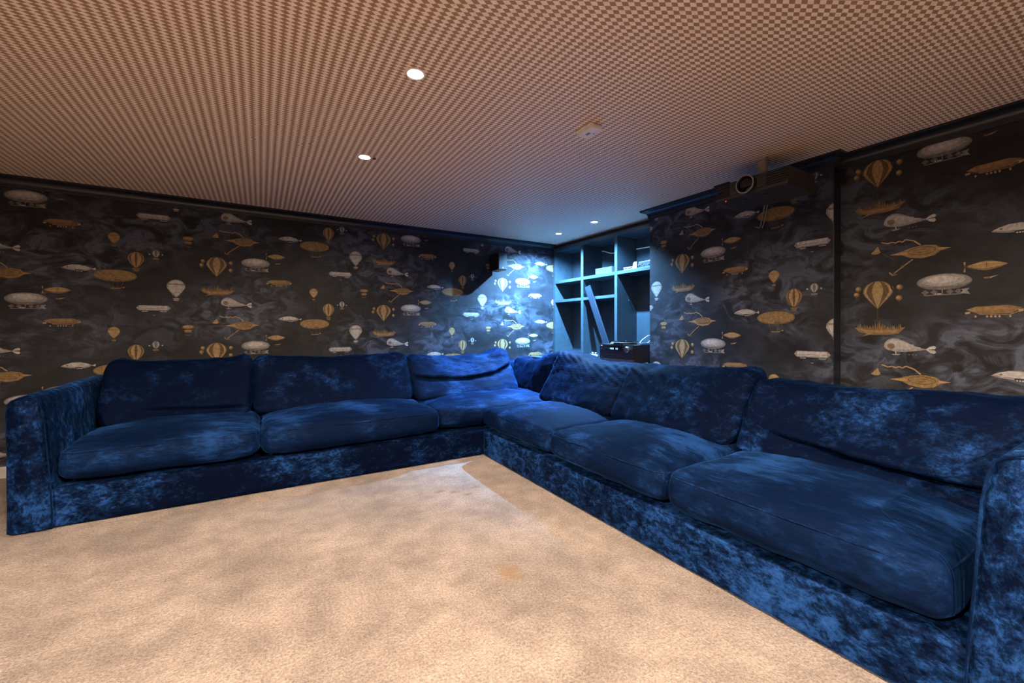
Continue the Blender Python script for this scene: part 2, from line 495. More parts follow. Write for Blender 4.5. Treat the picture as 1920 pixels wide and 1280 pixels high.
def stripes(p, rx, ry, taper, cx, cy, col, lay, n=5):
    for k in range(n):
        u0 = -1 + 2 * (k + .12) / n; u1 = -1 + 2 * (k + .88) / n
        if k % 2 == 0: continue
        pts = []
        for j in range(11):
            a = -PI / 2 + PI * j / 10
            y = math.sin(a); w = math.cos(a) * (1 - taper * (-y) ** 1.2 if y < 0 else 1)
            pts.append((w * rx * math.sin(u0 * PI / 2), ry * y * (1 + (taper * .55 if y < 0 else 0))))
        for j in range(10, -1, -1):
            a = -PI / 2 + PI * j / 10
            y = math.sin(a); w = math.cos(a) * (1 - taper * (-y) ** 1.2 if y < 0 else 1)
            pts.append((w * rx * math.sin(u1 * PI / 2), ry * y * (1 + (taper * .55 if y < 0 else 0))))
        p.poly([(x + cx, y + cy) for x, y in pts], col, lay)

def sh(c, k): return tuple(q * k for q in c)

def m_whale(p):
    up = [(-.112, -.008), (-.108, .014), (-.094, .033), (-.072, .042), (-.048, .040), (-.020, .026), (.015, .004), (.045, -.010), (.072, -.017)]
    lo = [(.072, -.021), (.040, -.027), (.005, -.033), (-.030, -.036), (-.065, -.034), (-.092, -.028), (-.107, -.019)]
    p.poly(up + lo, sh(WH, .78))
    p.poly([(x * .86 - .012, y * .74 + .004) for x, y in up + lo], WH, 1)
    p.poly([(x * .62 - .022, y * .40 + .012) for x, y in up + lo], sh(WHL, .85), 2)
    p.ell(-.078, -.004, .018, .016, (.26, .19, .13), 3)
    for s in (1, -1):
        p.poly([(.070, -.019), (.086, -.019 + s * .016), (.104, -.019 + s * .022), (.112, -.019 + s * .014), (.108, -.019 + s * .004)], WHL, 1)
    p.line([(-.058, -.034), (-.056, -.049)], .004, WHL, 1)
    p.poly([(-.078, -.050), (-.036, -.049), (-.045, -.055), (-.068, -.056)], sh(WH, .8), 1)
    for x in (-.004, .012, .026): p.poly([(x, -.050), (x + .009, -.049), (x + .006, -.053)], sh(WH, .7), 1)

def m_fish(p):
    L = lens(.128, .030, 14, .95)
    p.poly([(-.128, -.004), (-.075, .010), (-.030, .026), (.030, .032), (.070, .024), (.085, .010), (.128, .002), (.088, -.008), (.060, -.032), (.010, -.040), (-.040, -.030), (-.070, -.012)], GO)
    p.poly([(-.128, -.004), (-.060, .006), (-.045, -.010)], GOL, 1)
    p.poly([(.080, .008), (.128, .002), (.082, -.006)], GOL, 1)
    p.ell(.012, .002, .058, .023, GOD, 2)
    p.ell(.012, .002, .054, .020, sh(GO, .72), 3)
    for k in (-.6, 0, .6): p.line([(-.040, k * .010 + .001), (.012, k * .026 + .002), (.064, k * .010 + .001)], .0022, sh(GOL, .9), 4)
    p.poly([(-.020, -.030), (.050, -.030), (.020, -.038)], sh(GOL, .75), 1)
    rb = [(-.165, .078), (-.135, .066), (-.115, .071), (-.100, .064), (-.085, .072), (-.070, .064), (-.055, .076), (-.020, .062), (.008, .034)]
    p.line(rb, .0065, GOL, 1)
    p.poly([(-.215, .018), (-.182, .056), (-.168, .020), (-.180, .012), (-.200, .012)], sh(GOL, .85), 1)
    p.line([(-.165, .015), (-.110, -.030)], .0018, sh(GO, .6), 1)
    p.line([(-.025, -.040), (-.070, -.078), (-.108, -.112)], .0058, sh(GOL, .8), 1)
    p.ell(-.070, -.078, .007, .007, sh(GO, .8), 2, 10)
    p.poly([(-.128, -.098), (-.112, -.118), (-.090, -.116), (-.098, -.121), (-.116, -.123), (-.130, -.108)], sh(GOL, .75), 1)

def m_balloonG(p):
    o = envelope(.072, .068, .80)
    p.poly(o, sh(GO, .62)); p.poly([(x * .93, y * .95) for x, y in o], sh(GOL, .88), 1)
    stripes(p, .070, .066, .80, 0, 0, sh(GO, .42), 2, 5)
    p.line([(0, -.103), (0, -.158)], .0022, sh(GO, .35), 1)
    for x, y in ((-.094, .026), (-.103, -.008), (.100, .024), (.098, -.038)):
        p.ell(x, y, .015, .016, sh(GO, .65), 1, 12); p.ell(x - .003, y + .003, .009, .010, GOL, 2, 10)
        p.poly([(x - .006, y - .013), (x + .006, y - .013), (x, y - .022)], sh(GO, .7), 1)
    p.ell(.058, .020, .016, .013, sh(GO, .62), 0, 12)

def m_boat(p):
    p.poly([(-.118, .014), (-.085, .006), (-.040, .008), (0, .012), (.045, .008), (.080, .006), (.122, .016), (.090, -.022), (.040, -.030), (-.045, -.030), (-.095, -.014)], sh(GO, .80))
    p.poly([(-.095, .004), (-.030, -.004), (.040, -.004), (.095, .004), (.070, -.018), (-.060, -.020)], sh(GOL, .72), 1)
    r = random.Random(5)
    for k in range(22):
        x = -.10 + .20 * k / 21; hgt = .010 + .020 * r.random() + (.016 if 8 < k < 13 else 0)
        p.poly([(x - .006, .004), (x + .006, .004), (x + (r.random() - .5) * .008, .010 + hgt)], sh(GO, .45 + .6 * r.random()), 1)
    p.poly([(-.085, -.042), (-.045, -.018), (-.020, -.024)], sh(GOL, .7), 2)

def m_grey(p):
    p.ell(0, .018, .108, .044, sh(WHD, .8), 0, 28); p.ell(0, .020, .103, .040, sh(WH, .62), 1, 28)
    p.ell(-.002, .026, .086, .030, sh(WH, .95), 2, 26); p.ell(-.006, .030, .060, .019, WHL, 3, 22)
    p.poly([(-.100, .004), (-.060, -.008), (.060, -.008), (.100, .004), (.060, -.016), (-.060, -.016)], sh(WHD, .8), 2)
    p.poly([(-.080, -.050), (.075, -.048), (.070, -.053), (-.075, -.055)], sh(WH, .5), 1)
    for x in (-.072, -.036, .025, .058): p.poly([(x - .016, -.036), (x, -.022), (x + .016, -.036), (x, -.050)], (.20, .165, .145), 1)
    p.poly([(.066, -.028), (.098, -.022), (.090, -.036), (.100, -.054), (.066, -.048)], sh(WH, .7), 1)
    p.line([(-.004, -.016), (-.004, -.050)], .004, sh(WH, .6), 1)
    for x in (-.030, -.020, -.012): p.ell(x, -.046, .004, .004, WHL, 2, 8)

def m_spindle(p):
    p.poly(lens(.072, .024, 12, 1.7), sh(GO, .75)); p.poly([(x * .97, y * .72 + .003) for x, y in lens(.072, .024, 12, 1.7)], GOL, 1)
    p.line([(-.068, .002), (0, .006), (.068, .002)], .0022, sh(GO, .7), 2); p.line([(0, .020), (0, -.020)], .0018, sh(GO, .6), 2)
    for s in (1, -1): p.poly([(-.076, 0), (-.082, s * .026), (-.073, s * .026)], sh(GOL, .9), 1)
    p.poly([(-.012, -.058), (.010, -.058), (.040, -.052), (.012, -.066), (-.006, -.067)], sh(GO, .75), 1)
    p.poly([(.010, -.060), (.042, -.052), (.014, -.066)], GOL, 2)

def m_hexa(p):
    p.poly([(-.096, .006), (-.060, .022), (.050, .026), (.094, .012), (.060, -.014), (-.050, -.016)], sh(GO, .78))
    p.poly([(-.058, .018), (.046, .021), (.052, .004), (-.056, .000)], GO, 1)
    p.poly([(-.060, .022), (-.096, .006), (-.058, -.006)], sh(GOL, .68), 1)
    p.line([(-.050, -.018), (.055, -.020), (.085, -.004)], .0028, sh(GOL, .85), 1)
    p.poly([(-.100, -.006), (-.080, -.002), (-.082, -.014), (-.098, -.016)], GOL, 1); p.poly([(.080, .004), (.098, .006), (.096, -.006), (.082, -.010)], GOL, 1)
    for x in (-.062, -.022, -.008, .006, .020, .055):
        p.ell(x, -.029, .0042, .006, GOL, 1, 8)

def m_blimp(p):
    L = [(-.094, -.006), (-.070, .010), (-.035, .022), (.005, .024), (.045, .014), (.074, -.002), (.060, -.014), (.030, -.022), (-.010, -.022), (-.050, -.018)]
    p.poly(L, sh(WH, .72)); p.poly([(x * .9 - .003, y * .70 + .004) for x, y in L], sh(WHL, .9), 1)
    p.poly([(-.018, -.014), (.022, -.014), (.024, -.026), (-.012, -.030)], (.03, .026, .026), 2)
    for x in (-.008, .001, .010, .018): p.ell(x, -.024, .0036, .0036, WHL, 3, 8)
    p.poly([(.070, -.004), (.094, .006), (.092, -.012)], WHL, 1)
    p.ell(-.060, .002, .006, .005, (.25, .18, .13), 2, 8)

def m_corn(p):
    p.ell(0, .020, .126, .046, sh(GO, .62), 0, 32); p.ell(0, .022, .120, .041, sh(GO, .88), 1, 32)
    for j in range(7):
        y = .020 + (-.033 + .011 * j); 
        for k in range(26):
            x = -.118 + .236 * (k + (.5 if j % 2 else 0)) / 25
            if (x / .117) ** 2 + ((y - .022) / .039) ** 2 < 1:
                p.poly([(x - .0036, y), (x, y + .0038), (x + .0036, y), (x, y - .0038)], sh(GOL, .95 - .25 * ((j * 7 + k * 3) % 4) / 3), 2)
    p.ell(.015, -.014, .022, .010, sh(GO, .5), 3, 12)
    for x0, x1 in ((-.046, -.026), (-.020, -.014), (.012, .012), (.048, .030)): p.line([(x0, -.022), (x1, -.074)], .0026, sh(GO, .45), 1)
    p.poly([(-.030, -.074), (.036, -.073), (.030, -.080), (-.026, -.081)], sh(GO, .9), 1)
    p.poly([(.036, -.070), (.052, -.062), (.050, -.074)], GOL, 1)

def m_striped(p):
    o = envelope(.050, .056, .42)
    p.poly(o, sh(GO, .55)); p.poly([(x * .93, y * .95) for x, y in o], sh(GOL, .9), 1)
    stripes(p, .048, .055, .42, 0, 0, sh(GO, .40), 2, 7)
    p.poly([(-.022, -.072), (.022, -.072), (.018, -.080), (-.018, -.080)], sh(GO, .8), 1)
    p.poly([(-.018, -.082), (.018, -.082), (.014, -.098), (-.012, -.098)], sh(GO, .6), 1)

def m_tiny(p):
    o = envelope(.026, .027, .35)
    p.poly(o, sh(WHD, .9)); stripes(p, .025, .026, .35, 0, 0, sh(WHL, .8), 1, 5)
    for s in (1, -1): p.ell(s * .040, -.008, .0055, .005, WHL, 1, 8)
    p.poly([(-.020, -.037), (.020, -.037), (.016, -.048), (-.016, -.048)], sh((.4, .3, .2), .75), 1)

def m_white(p):
    o = envelope(.060, .060, .66)
    p.poly(o, sh(WH, .78)); p.poly([(x * .86 + .002, y * .90) for x, y in o], sh(WHL, .92), 1)
    p.poly([(-.058, .018), (.058, .018), (.057, .028), (-.057, .028)], (.30, .235, .18), 2)
    for k in range(11): p.poly([(-.052 + .0095 * k, .018), (-.046 + .0095 * k, .018), (-.049 + .0095 * k, .013)], (.34, .27, .21), 2)
    for k in (-.5, 0, .5): p.line([(k * .10, .014), (k * .04, -.076)], .0016, sh(WH, .6), 2)
    p.line([(0, -.080), (0, -.094)], .003, sh(WH, .6), 1)
    p.ell(0, -.095, .022, .005, sh(WHL, .85), 1, 12); p.poly([(-.018, -.102), (.018, -.102), (.015, -.112), (-.015, -.112)], sh(WH, .8), 1)

def m_zep(p):
    p.poly([(-.106, 0), (-.088, .020), (.088, .020), (.106, 0), (.088, -.020), (-.088, -.020)], sh(WH, .74))
    p.poly([(-.086, .016), (.086, .016), (.086, -.012), (-.086, -.012)], sh(WHL, .92), 1)
    for k in range(20): p.ell(-.080 + .0084 * k, -.004 + .002 * (k % 2), .0034, .0034, (.28, .25, .235), 2, 6)
    p.line([(-.088, .020), (-.088, -.020)], .0022, sh(WH, .5), 2); p.line([(.088, .020), (.088, -.020)], .0022, sh(WH, .5), 2)
    p.line([(-.070, -.027), (-.035, -.027)], .004, WHL, 1); p.line([(.040, -.027), (.080, -.027)], .004, WHL, 1)
    p.poly([(-.012, -.056), (.012, -.054), (.006, -.060)], sh(WH, .7), 1)

def m_smallg(p):
    o = envelope(.037, .038, .55)
    p.poly(o, sh(GO, .72)); p.poly([(x * .88, y * .92) for x, y in o], sh(GOL, .92), 1)
    for k in range(7): p.ell(-.026 + .0087 * k, .014, .003, .004, sh(GO, .6), 2, 6)
    p.line([(0, -.050), (0, -.062)], .003, sh(GO, .5), 1)
    p.poly([(-.013, -.060), (.013, -.060), (.010, -.072), (-.010, -.072)], sh(GO, .8), 1)

def m_discs(p):
    p.ell(0, .026, .040, .017, sh(GO, .62), 0, 16); p.ell(0, .028, .034, .012, sh(GOL, .8), 1, 14)
    p.poly([(-.026, -.002), (.026, -.002), (.020, -.020), (-.020, -.020)], sh(GO, .68), 0); p.ell(0, -.004, .026, .007, sh(GOL, .8), 1, 14)
    p.line([(-.018, -.040), (.018, -.040)], .004, sh(GO, .7), 0)

MOTIFS = [(m_whale, -.178, 1.979), (m_fish, -.136, 1.786), (m_balloonG, -.319, 1.570), (m_boat, -.314, 1.348), (m_grey, -.038, 1.589),
          (m_spindle, .119, 1.675), (m_hexa, .143, 1.445), (m_blimp, .228, 1.846), (m_corn, .432, 1.781), (m_striped, .551, 1.938),
          (m_tiny, .671, 1.991), (m_white, .797, 1.732), (m_zep, .657, 1.559), (m_smallg, .423, 1.372), (m_discs, .875, 1.383)]
PW, PV = 1.385, .722

def clip(poly, lo, hi, ax):
    for sgn, lim in ((1, lo), (-1, hi)):
        out = []
        for i, p in enumerate(poly):
            q = poly[(i + 1) % len(poly)]
            a = (p[ax] - lim) * sgn; b = (q[ax] - lim) * sgn
            if a >= 0: out.append(p)
            if (a >= 0) != (b >= 0):
                t = a / (a - b)
                out.append((p[0] + (q[0] - p[0]) * t, p[1] + (q[1] - p[1]) * t))
        poly = out
        if len(poly) < 3: return []
    return poly

def print_on(wall, to_world, u_rng, z_rng, map_uz, scale):
    """draw every repeat of the paper that meets the wall; to_world(u, z, height) -> point"""
    V, F, Cc = [], [], []
    protos = []
    for fn, mx, mz in MOTIFS:
        p = Pr(); fn(p); protos.append((p.items, mx, mz))
    for ci in range(-4, 5):
        for ri in range(-4, 4):
            for items, mx, mz in protos:
                x = mx + ci * PW; z = mz + ri * PV + (PV / 2 if ci % 2 else 0)
                u0, z0 = map_uz(x, z)
                if u0 < u_rng[0] - .3 or u0 > u_rng[1] + .3 or z0 < z_rng[0] - .2 or z0 > z_rng[1] + .2: continue
                for pts, col, lay in items:
                    q = [(u0 + a * scale, z0 + b * scale) for a, b in pts]
                    q = clip(q, u_rng[0], u_rng[1], 0)
                    if q: q = clip(q, z_rng[0], z_rng[1], 1)
                    if not q: continue
                    n = len(V)
                    V += [to_world(a, b, .0004 + .00025 * lay) for a, b in q]
                    F.append(tuple(range(n, n + len(q)))); Cc.append((col, len(q)))
    o = mesh_obj('wallpaper_print', V, F, M_PRINT, wall)
    ca = o.data.color_attributes.new(name='print', type='FLOAT_COLOR', domain='CORNER')
    buf = []
    for col, k in Cc: buf += [col[0], col[1], col[2], 1.0] * k
    ca.data.foreach_set('color', buf)
    o['kind'] = 'stuff'
    o['label'] = 'printed gold and silver airships and balloons'
    return o

print_on(wall_l, lambda u, z, h: (u, YW - h, z), (XMIN + .01, XB), (.1, ZC - .06), lambda x, z: (x, z), 1.0)
print_on(wall_c, lambda u, z, h: (XC - h, -u, z), (-CY1, -CY0 - .001), (.1, ZC - .06), lambda x, z: (-(2.263 - (x + .319) * .978), 1.588 + (z - 1.570) * .978), .978)
print_on(wall_r, lambda u, z, h: (XR - h, -u, z), (-CY0 + .045, 1.6), (.1, ZC - .06), lambda x, z: (-(1.005 - (x + .319) * .977), 1.244 + (z - 1.570) * .977), .977)

# ------------------------------------------------------------------ sofas
def axis_pts(n):
    return [0.55 * (-1 + 2 * k / n) + 0.45 * math.sin(PI / 2 * (-1 + 2 * k / n)) for k in range(n + 1)]

def rbox(hx, hy, hz, r, nx, ny, nz):
    """rounded box surface grid: list of (unit coords, position), quads"""
    AX = (axis_pts(nx), axis_pts(ny), axis_pts(nz)); H = (hx, hy, hz)
    idx, out, F = {}, [], []
    def vid(i, j, k):
        if (i, j, k) in idx: return idx[(i, j, k)]
        a = (AX[0][i], AX[1][j], AX[2][k])
        p = Vector([a[t] * H[t] for t in range(3)])
        inn = Vector([max(-H[t] + r, min(H[t] - r, p[t])) for t in range(3)])
        d = p - inn
        if d.length > 1e-9: p = inn + d.normalized() * r
        idx[(i, j, k)] = len(out); out.append((a, p))
        return idx[(i, j, k)]
    for (n1, n2, mk) in ((nx, ny, lambda i, j, e: (i, j, nz if e else 0)), (nx, nz, lambda i, k, e: (i, ny if e else 0, k)), (ny, nz, lambda j, k, e: (nx if e else 0, j, k))):
        for e in (0, 1):
            for i in range(n1):
                for j in range(n2):
                    F.append((vid(*mk(i, j, e)), vid(*mk(i + 1, j, e)), vid(*mk(i + 1, j + 1, e)), vid(*mk(i, j + 1, e))))
    return out, F

def wob(p, sc, seed): return noise.noise(Vector((p[0] * sc + seed * 7.3, p[1] * sc + seed * 3.1, p[2] * sc - seed * 5.7)))

class Frame:
    def __init__(s, o, u, d): s.o, s.u, s.d = Vector(o), Vector(u), Vector(d)
    def __call__(s, u, d, z): return s.o + s.u * u + s.d * d + Vector((0, 0, z))

FL = Frame((0, 3.06, 0), (1, 0, 0), (0, 1, 0))      # long sofa: u = x
FR = Frame((1.56, 0, 0), (0, -1, 0), (1, 0, 0))     # right sofa: u = -y

def finish(name, V, F, mat, parent, wr, seed, post=None):
    o = mesh_obj(name, V, F, mat, parent, smooth=True)
    bm = bmesh.new(); bm.from_mesh(o.data)
    bmesh.ops.recalc_face_normals(bm, faces=list(bm.faces)); bm.normal_update()
    disp = []
    for v in bm.verts:
        c = v.co
        a = wob(c, 5.0, seed) * wr * 1.2 + wob(c, 13.0, seed + 1) * wr * .55
        rg = 1 - abs(wob(c, 7.5, seed + 3)) * 2.2
        a += max(0, rg) ** 3 * wr * .55
        disp.append(v.normal * a)
    for v, d in zip(bm.verts, disp): v.co += d
    bm.to_mesh(o.data); bm.free()
    return o

def vmat(i): return i if not isinstance(i, int) else M_VEL[i % 4]

def seat_cushion(fr, parent, u0, u1, d0, d1, z0, z1, seed, crown=.045, droop=.0, mat=0, r=.048, front_fn=None, shear=0.0):
    hx, hy, hz = (u1 - u0) / 2, (d1 - d0) / 2, (z1 - z0) / 2
    cu, cd, cz = (u0 + u1) / 2, (d0 + d1) / 2, (z0 + z1) / 2
    pts, F = rbox(hx, hy, hz, min(r, hz * .95), 46, 36, 10)
    def deform(p):
        a, b, c = p.x / hx, p.y / hy, p.z / hz
        q = p.copy()
        k = max(0, 1 - abs(a) ** 2.6) * max(0, 1 - abs(b) ** 2.6)
        if c > -.2: q.z += crown * k * (c + .2) / 1.2
        if c < 0: q.z += .036 * (1 - max(0, 1 - abs(a) ** 6) * max(0, 1 - abs(b) ** 6)) * min(1, -c * 1.2)
        q.z -= droop * max(0, -b) ** 2 * (.6 + .4 * a * a)
        # boxed front bellies out, ends a little pinched
        q.y -= .020 * max(0, -b) ** 4 * (1 - a * a * .8) * (1 - c * c)
        q.x *= 1 - .012 * (1 - abs(b)) + .014 * (1 - c * c)
        pin = (abs(a) ** 8) * (abs(b) ** 8)
        q.x -= math.copysign(.02 * pin, a); q.y -= math.copysign(.02 * pin, b)
        q.y += shear * a * max(0, -b)
        return q
    V = [fr(cu + q.x, cd + q.y, cz + q.z) for q in (deform(p) for _, p in pts)]
    o = finish('seat_cushion', V, F, vmat(mat), parent, .0065, seed)
    # welt along the upper edge of the boxing
    rr = min(r, hz * .95); path = []
    def rim(a):
        x = math.cos(a); y = math.sin(a); s = 1 / max(abs(x) / hx, abs(y) / hy)
        p = Vector((x * s, y * s, 0))
        inn = Vector((max(-hx + rr, min(hx - rr, p.x)), max(-hy + rr, min(hy - rr, p.y)), 0))
        dd = (p - inn)
        dd = dd.normalized() if dd.length > 1e-9 else Vector((0, 0, 0))
        c45 = math.cos(math.radians(34))
        return inn + dd * rr * c45 + Vector((0, 0, hz - rr + rr * math.sin(math.radians(34))))
    base = [rim(2 * PI * k / 120) for k in range(120)]
    for p in base:
        q = deform(p); w = fr(cu + q.x, cd + q.y, cz + q.z)
        path.append(w)
    G().tube(path, .0032, 6, closed=True).build('piping', vmat(0), o, smooth=True)
    return o

def back_cushion(fr, parent, u0, u1, top, seed, mat=0, z0=.40, d_bot=.66, d_top=.86, t_bot=.26, t_top=.19, crease=None, skew=0.0, slump=0.0, wr=.008, gather=None, twist=0.0):
    """top: list of z heights across the width"""
    hx = (u1 - u0) / 2; cu = (u0 + u1) / 2
    hv = .2; hw = .5
    pts, F = rbox(hx, .20, .125, .056, 46, 34, 12)   # x width, y height, z thickness (front = -z)
    V = []
    def toph(a):
        t = (a + 1) / 2 * (len(top) - 1); i = min(len(top) - 2, int(t)); f = t - i; f = f * f * (3 - 2 * f)
        return top[i] * (1 - f) + top[i + 1] * f
    for un, p in pts:
        a, b, c = p.x / hx, p.y / .20, p.z / .125       # all -1..1
        s = (b + 1) / 2
        zt = toph(max(-1, min(1, a)))
        z = z0 + (zt - z0) * s
        tk = (t_bot * (1 - s) + t_top * s) / 2
        bulge = 1 + .20 * max(0, 1 - abs(a) ** 2.4) * max(0, 1 - abs(b) ** 2.2)
        w = c * tk * bulge
        d = d_bot + (d_top - d_bot) * s + w
        d += .03 * max(0, 1 - s) ** 2 * (-1 if c < 0 else 0)
        d -= slump * max(0, s - .75) * 2
        d += twist * a * .5
        u = cu + p.x * (1 - .02 * (1 - s)) + skew * s
        # pull the corners in
        pin = abs(a) ** 10 * abs(b) ** 6
        u -= math.copysign(.028 * pin, a); z -= math.copysign(.018 * pin, b)
        if c < 0 and crease:
            for (b0, b1, bend, dep, wid, sel) in crease:
                bb = b0 + (b1 - b0) * (a + 1) / 2 + bend * (1 - a * a)
                x = (b - bb) / wid
                fade = 1.0
                if sel < 0: fade = max(0, min(1, (-a + .9) * 1.2))
                if sel > 0: fade = max(0, min(1, (a + .9) * 1.2))
                fade *= max(0, 1 - abs(a) ** 8)
                d += dep * math.exp(-x * x) * fade * (-c)
                d -= dep * .45 * math.exp(-((x - 1.9) / 1.2) ** 2) * fade * (-c)
        if gather and b > gather[0] :
            g_ = min(1, (b - gather[0]) / .3)
            ph = (a * gather[1] + b * gather[2]) * PI + wob((a, b, seed), 2.0, seed) * 3
            d -= gather[3] * g_ * math.sin(ph) * (1 if c < .4 else .4)
            z += gather[3] * .5 * g_ * math.sin(ph) * max(0, b)
        V.append(fr(u, d, z))
    o = finish('back_cushion', V, F, vmat(mat), parent, wr, seed)
    return o

def slab(name, fr, parent, u0, u1, d0, d1, z0, z1, r, mat, seed, wr=.002, nx=40, ny=20, nz=8):
    hx, hy, hz = (u1 - u0) / 2, (d1 - d0) / 2, (z1 - z0) / 2
    pts, F = rbox(hx, hy, hz, r, nx, ny, nz)
    V = [fr((u0 + u1) / 2 + p.x, (d0 + d1) / 2 + p.y, (z0 + z1) / 2 + p.z) for _, p in pts]
    return finish(name, V, F, vmat(mat), parent, wr, seed)

def arm(fr, parent, u_in, u_out, d0, d1, h, seed, mat):
    """sloping inner side, soft rolled top; section swept from front to back"""
    s = 1 if u_in > u_out else -1
    W = abs(u_in - u_out)
    sec = [(0, .012), (0, .20), (0, .40), (-.003, h - .075), (.006, h - .038), (.024, h - .016), (.050, h - .003), (W * .42, h), (W - .070, h - .010), (W - .050, h - .030), (W - .041, h - .060), (W - .030, h - .13), (W - .018, .40), (W - .006, .24), (W, .10), (W, .012)]
    rows = []
    ds = [0, .004, .012, .024, .04] + [.04 + (d1 - d0 - .08) * k / 24 for k in range(1, 25)] + [d1 - d0 - .02, d1 - d0]
    for d in ds:
        e = min(d, d1 - d0 - d)
        ins = .030 * max(0, 1 - e / .03) ** 2
        row = []
        for (w, z) in sec:
            ww = W / 2 + (w - W / 2) * (1 - ins / (W / 2) * .8)
            zz = z if z < .05 else z - ins * (z / h) * .8
            row.append(fr(u_out + s * ww, d0 + d, zz))
        rows.append(row)
    n = len(sec)
    # refine around the section
    V, F = [], []
    fine = []
    for row in rows:
        r2 = []
        for i in range(n - 1):
            for k in range(4): r2.append(row[i].lerp(row[i + 1], k / 4))
        r2.append(row[-1]); fine.append(r2)
    m = len(fine[0])
    for r_ in fine: V += r_
    for i in range(len(fine) - 1):
        for j in range(m):
            l = (j + 1) % m
            F.append((i * m + j, i * m + l, (i + 1) * m + l, (i + 1) * m + j))
    F.append(tuple(range(m))); F.append(tuple((len(fine) - 1) * m + j for j in range(m - 1, -1, -1)))
    o = finish('arm', V, F, vmat(mat), parent, .0025, seed)
    try: o.data.set_sharp_from_angle(angle=math.radians(50))
    except Exception: pass
    # double-stitched welt around the front face
    G().tube([fr(u_out + s * (W / 2 + (w - W / 2) * .97), d0 + .002, z - .004) for (w, z) in sec[4:]], .0034, 6).build('piping', vmat(0), o, smooth=True)
    return o

# --- long sofa against the papered wall
long_sofa = empty('sofa', FL(.75, 0, 0))
tag(long_sofa, 'long crushed blue velvet sofa with left arm along the airship wall', 'sofa')
slab('base', FL, long_sofa, -.935, 2.74, 0.012, 1.16, .004, .205, .012, M_VLOW, 3, nx=70)
arm(FL, long_sofa, -.915, -1.085, -.008, 1.19, .695, 11, M_VARM)
slab('back_frame', FL, long_sofa, -.93, 2.76, .98, 1.19, .19, .675, .03, 2, 5, nx=60)
seat_cushion(FL, long_sofa, -.912, -.004, -.015, .97, .212, .405, 21, mat=0, crown=.045)
seat_cushion(FL, long_sofa, .000, 1.195, -.018, .97, .212, .405, 22, mat=1, crown=.050, shear=.02)
slab('end_frame', FR, long_sofa, -4.03, -3.08, .98, 1.18, .208, .675, .03, 2, 8, nx=30)
seat_cushion(FL, long_sofa, 1.20, 2.50, .06, .97, .212, .395, 23, mat=1, crown=.055)
back_cushion(FL, long_sofa, -.905, -.050, [.835, .800, .800, .810, .842], 31, mat=M_VBACK, crease=[(-.5, -.75, 0, .03, .10, 1)], wr=.007)
back_cushion(FL, long_sofa, -.062, 1.165, [.838, .802, .796, .800, .822], 32, mat=M_VBACK, d_bot=.64, wr=.007)
back_cushion(FL, long_sofa, 1.150, 2.235, [.795, .772, .762, .775, .845], 33, mat=0, crease=[(.02, .20, -.22, .055, .085, 0)], wr=.010, d_bot=.62, gather=(.3, 6.0, 8.0, .004))

# --- right sofa
right_sofa = empty('sofa', FR(-1.6, 0, 0))
tag(right_sofa, 'crushed blue velvet sofa with right arm in front of the chimney breast', 'sofa')
slab('base', FR, right_sofa, -3.066, -.31, 0.0, 1.16, .004, .205, .012, M_VBASE, 4, nx=70)
arm(FR, right_sofa, -.330, -.155, -.010, 1.19, .735, 12, M_VARM)
slab('back_frame', FR, right_sofa, -3.07, -.30, .98, 1.19, .19, .675, .03, 0, 6, nx=60)
seat_cushion(FR, right_sofa, -3.075, -2.152, -.012, .97, .212, .385, 24, mat=3, crown=.050)
seat_cushion(FR, right_sofa, -2.150, -1.262, -.020, .97, .212, .395, 25, mat=2, crown=.050)
seat_cushion(FR, right_sofa, -1.258, -.350, -.030, .97, .212, .405, 26, mat=3, crown=.050)
back_cushion(FR, long_sofa, -3.98, -3.135, [.735, .705, .735, .80, .830], 34, mat=M_VBACK, d_bot=.84, d_top=.95, t_bot=.20, wr=.007)
back_cushion(FR, right_sofa, -3.105, -2.16, [.832, .812, .762, .762, .775], 35, mat=M_VBACK2, d_bot=.68, d_top=.88, gather=(.0, 9.0, 10.0, .0042), wr=.008)
back_cushion(FR, right_sofa, -2.19, -1.285, [.785, .775, .785, .800, .812], 36, mat=M_VBACK2, d_bot=.66, d_top=.84, gather=(.25, 8.0, 6.0, .0032), wr=.008)
back_cushion(FR, right_sofa, -1.285, -.26, [.775, .755, .758, .772, .785], 37, mat=M_VBACK2, d_bot=.64, d_top=.84, crease=[(-.20, -.62, -.10, .06, .085, 1)], wr=.011)

# ------------------------------------------------------------------ built-in bookcase and console
XBK = 3.478
bc = empty('bookcase', (XB, 3.45, 0)); tag(bc, 'dusty blue built-in bookcase with open bays in the corner', 'bookcase')
BY0, BY1 = CY1 + .004, YW - .003
def bpart(name, *a, mat=M_SHELF, bev=.0015): return G().box(*a, bev=bev).build(name, mat, bc)
bpart('back_panel', XBK, XBK + .015, BY0, BY1, .70, 2.045)
bpart('side_panel', XB, XBK, 4.264, BY1, .70, 2.004)
bpart('side_panel', XB, XBK, BY0, BY0 + .04, .70, 2.004)
bpart('divider', XB, XBK, 3.730, 3.770, .70, 2.004)
bpart('divider', XB, XBK, 3.193, 3.232, .70, 2.004)
bpart('top_rail', XB - .002, XBK, BY0, BY1, 2.004, 2.046)
bpart('filler_panel', XB + .05, XBK, BY0, BY1, 2.047, ZC - .001, mat=M_SOFF)  # set-back panel in the dark gap, its shadow painted brown-black
for (a, b_) in ((3.771, 4.263), (3.233, 3.729), (BY0 + .041, 3.192)): bpart('shelf', XB, XBK - .001, a, b_, 1.600, 1.635)
for (a, b_) in ((3.771, 4.263), (3.233, 3.729)): bpart('shelf', XB, XBK - .001, a, b_, 1.364, 1.396)
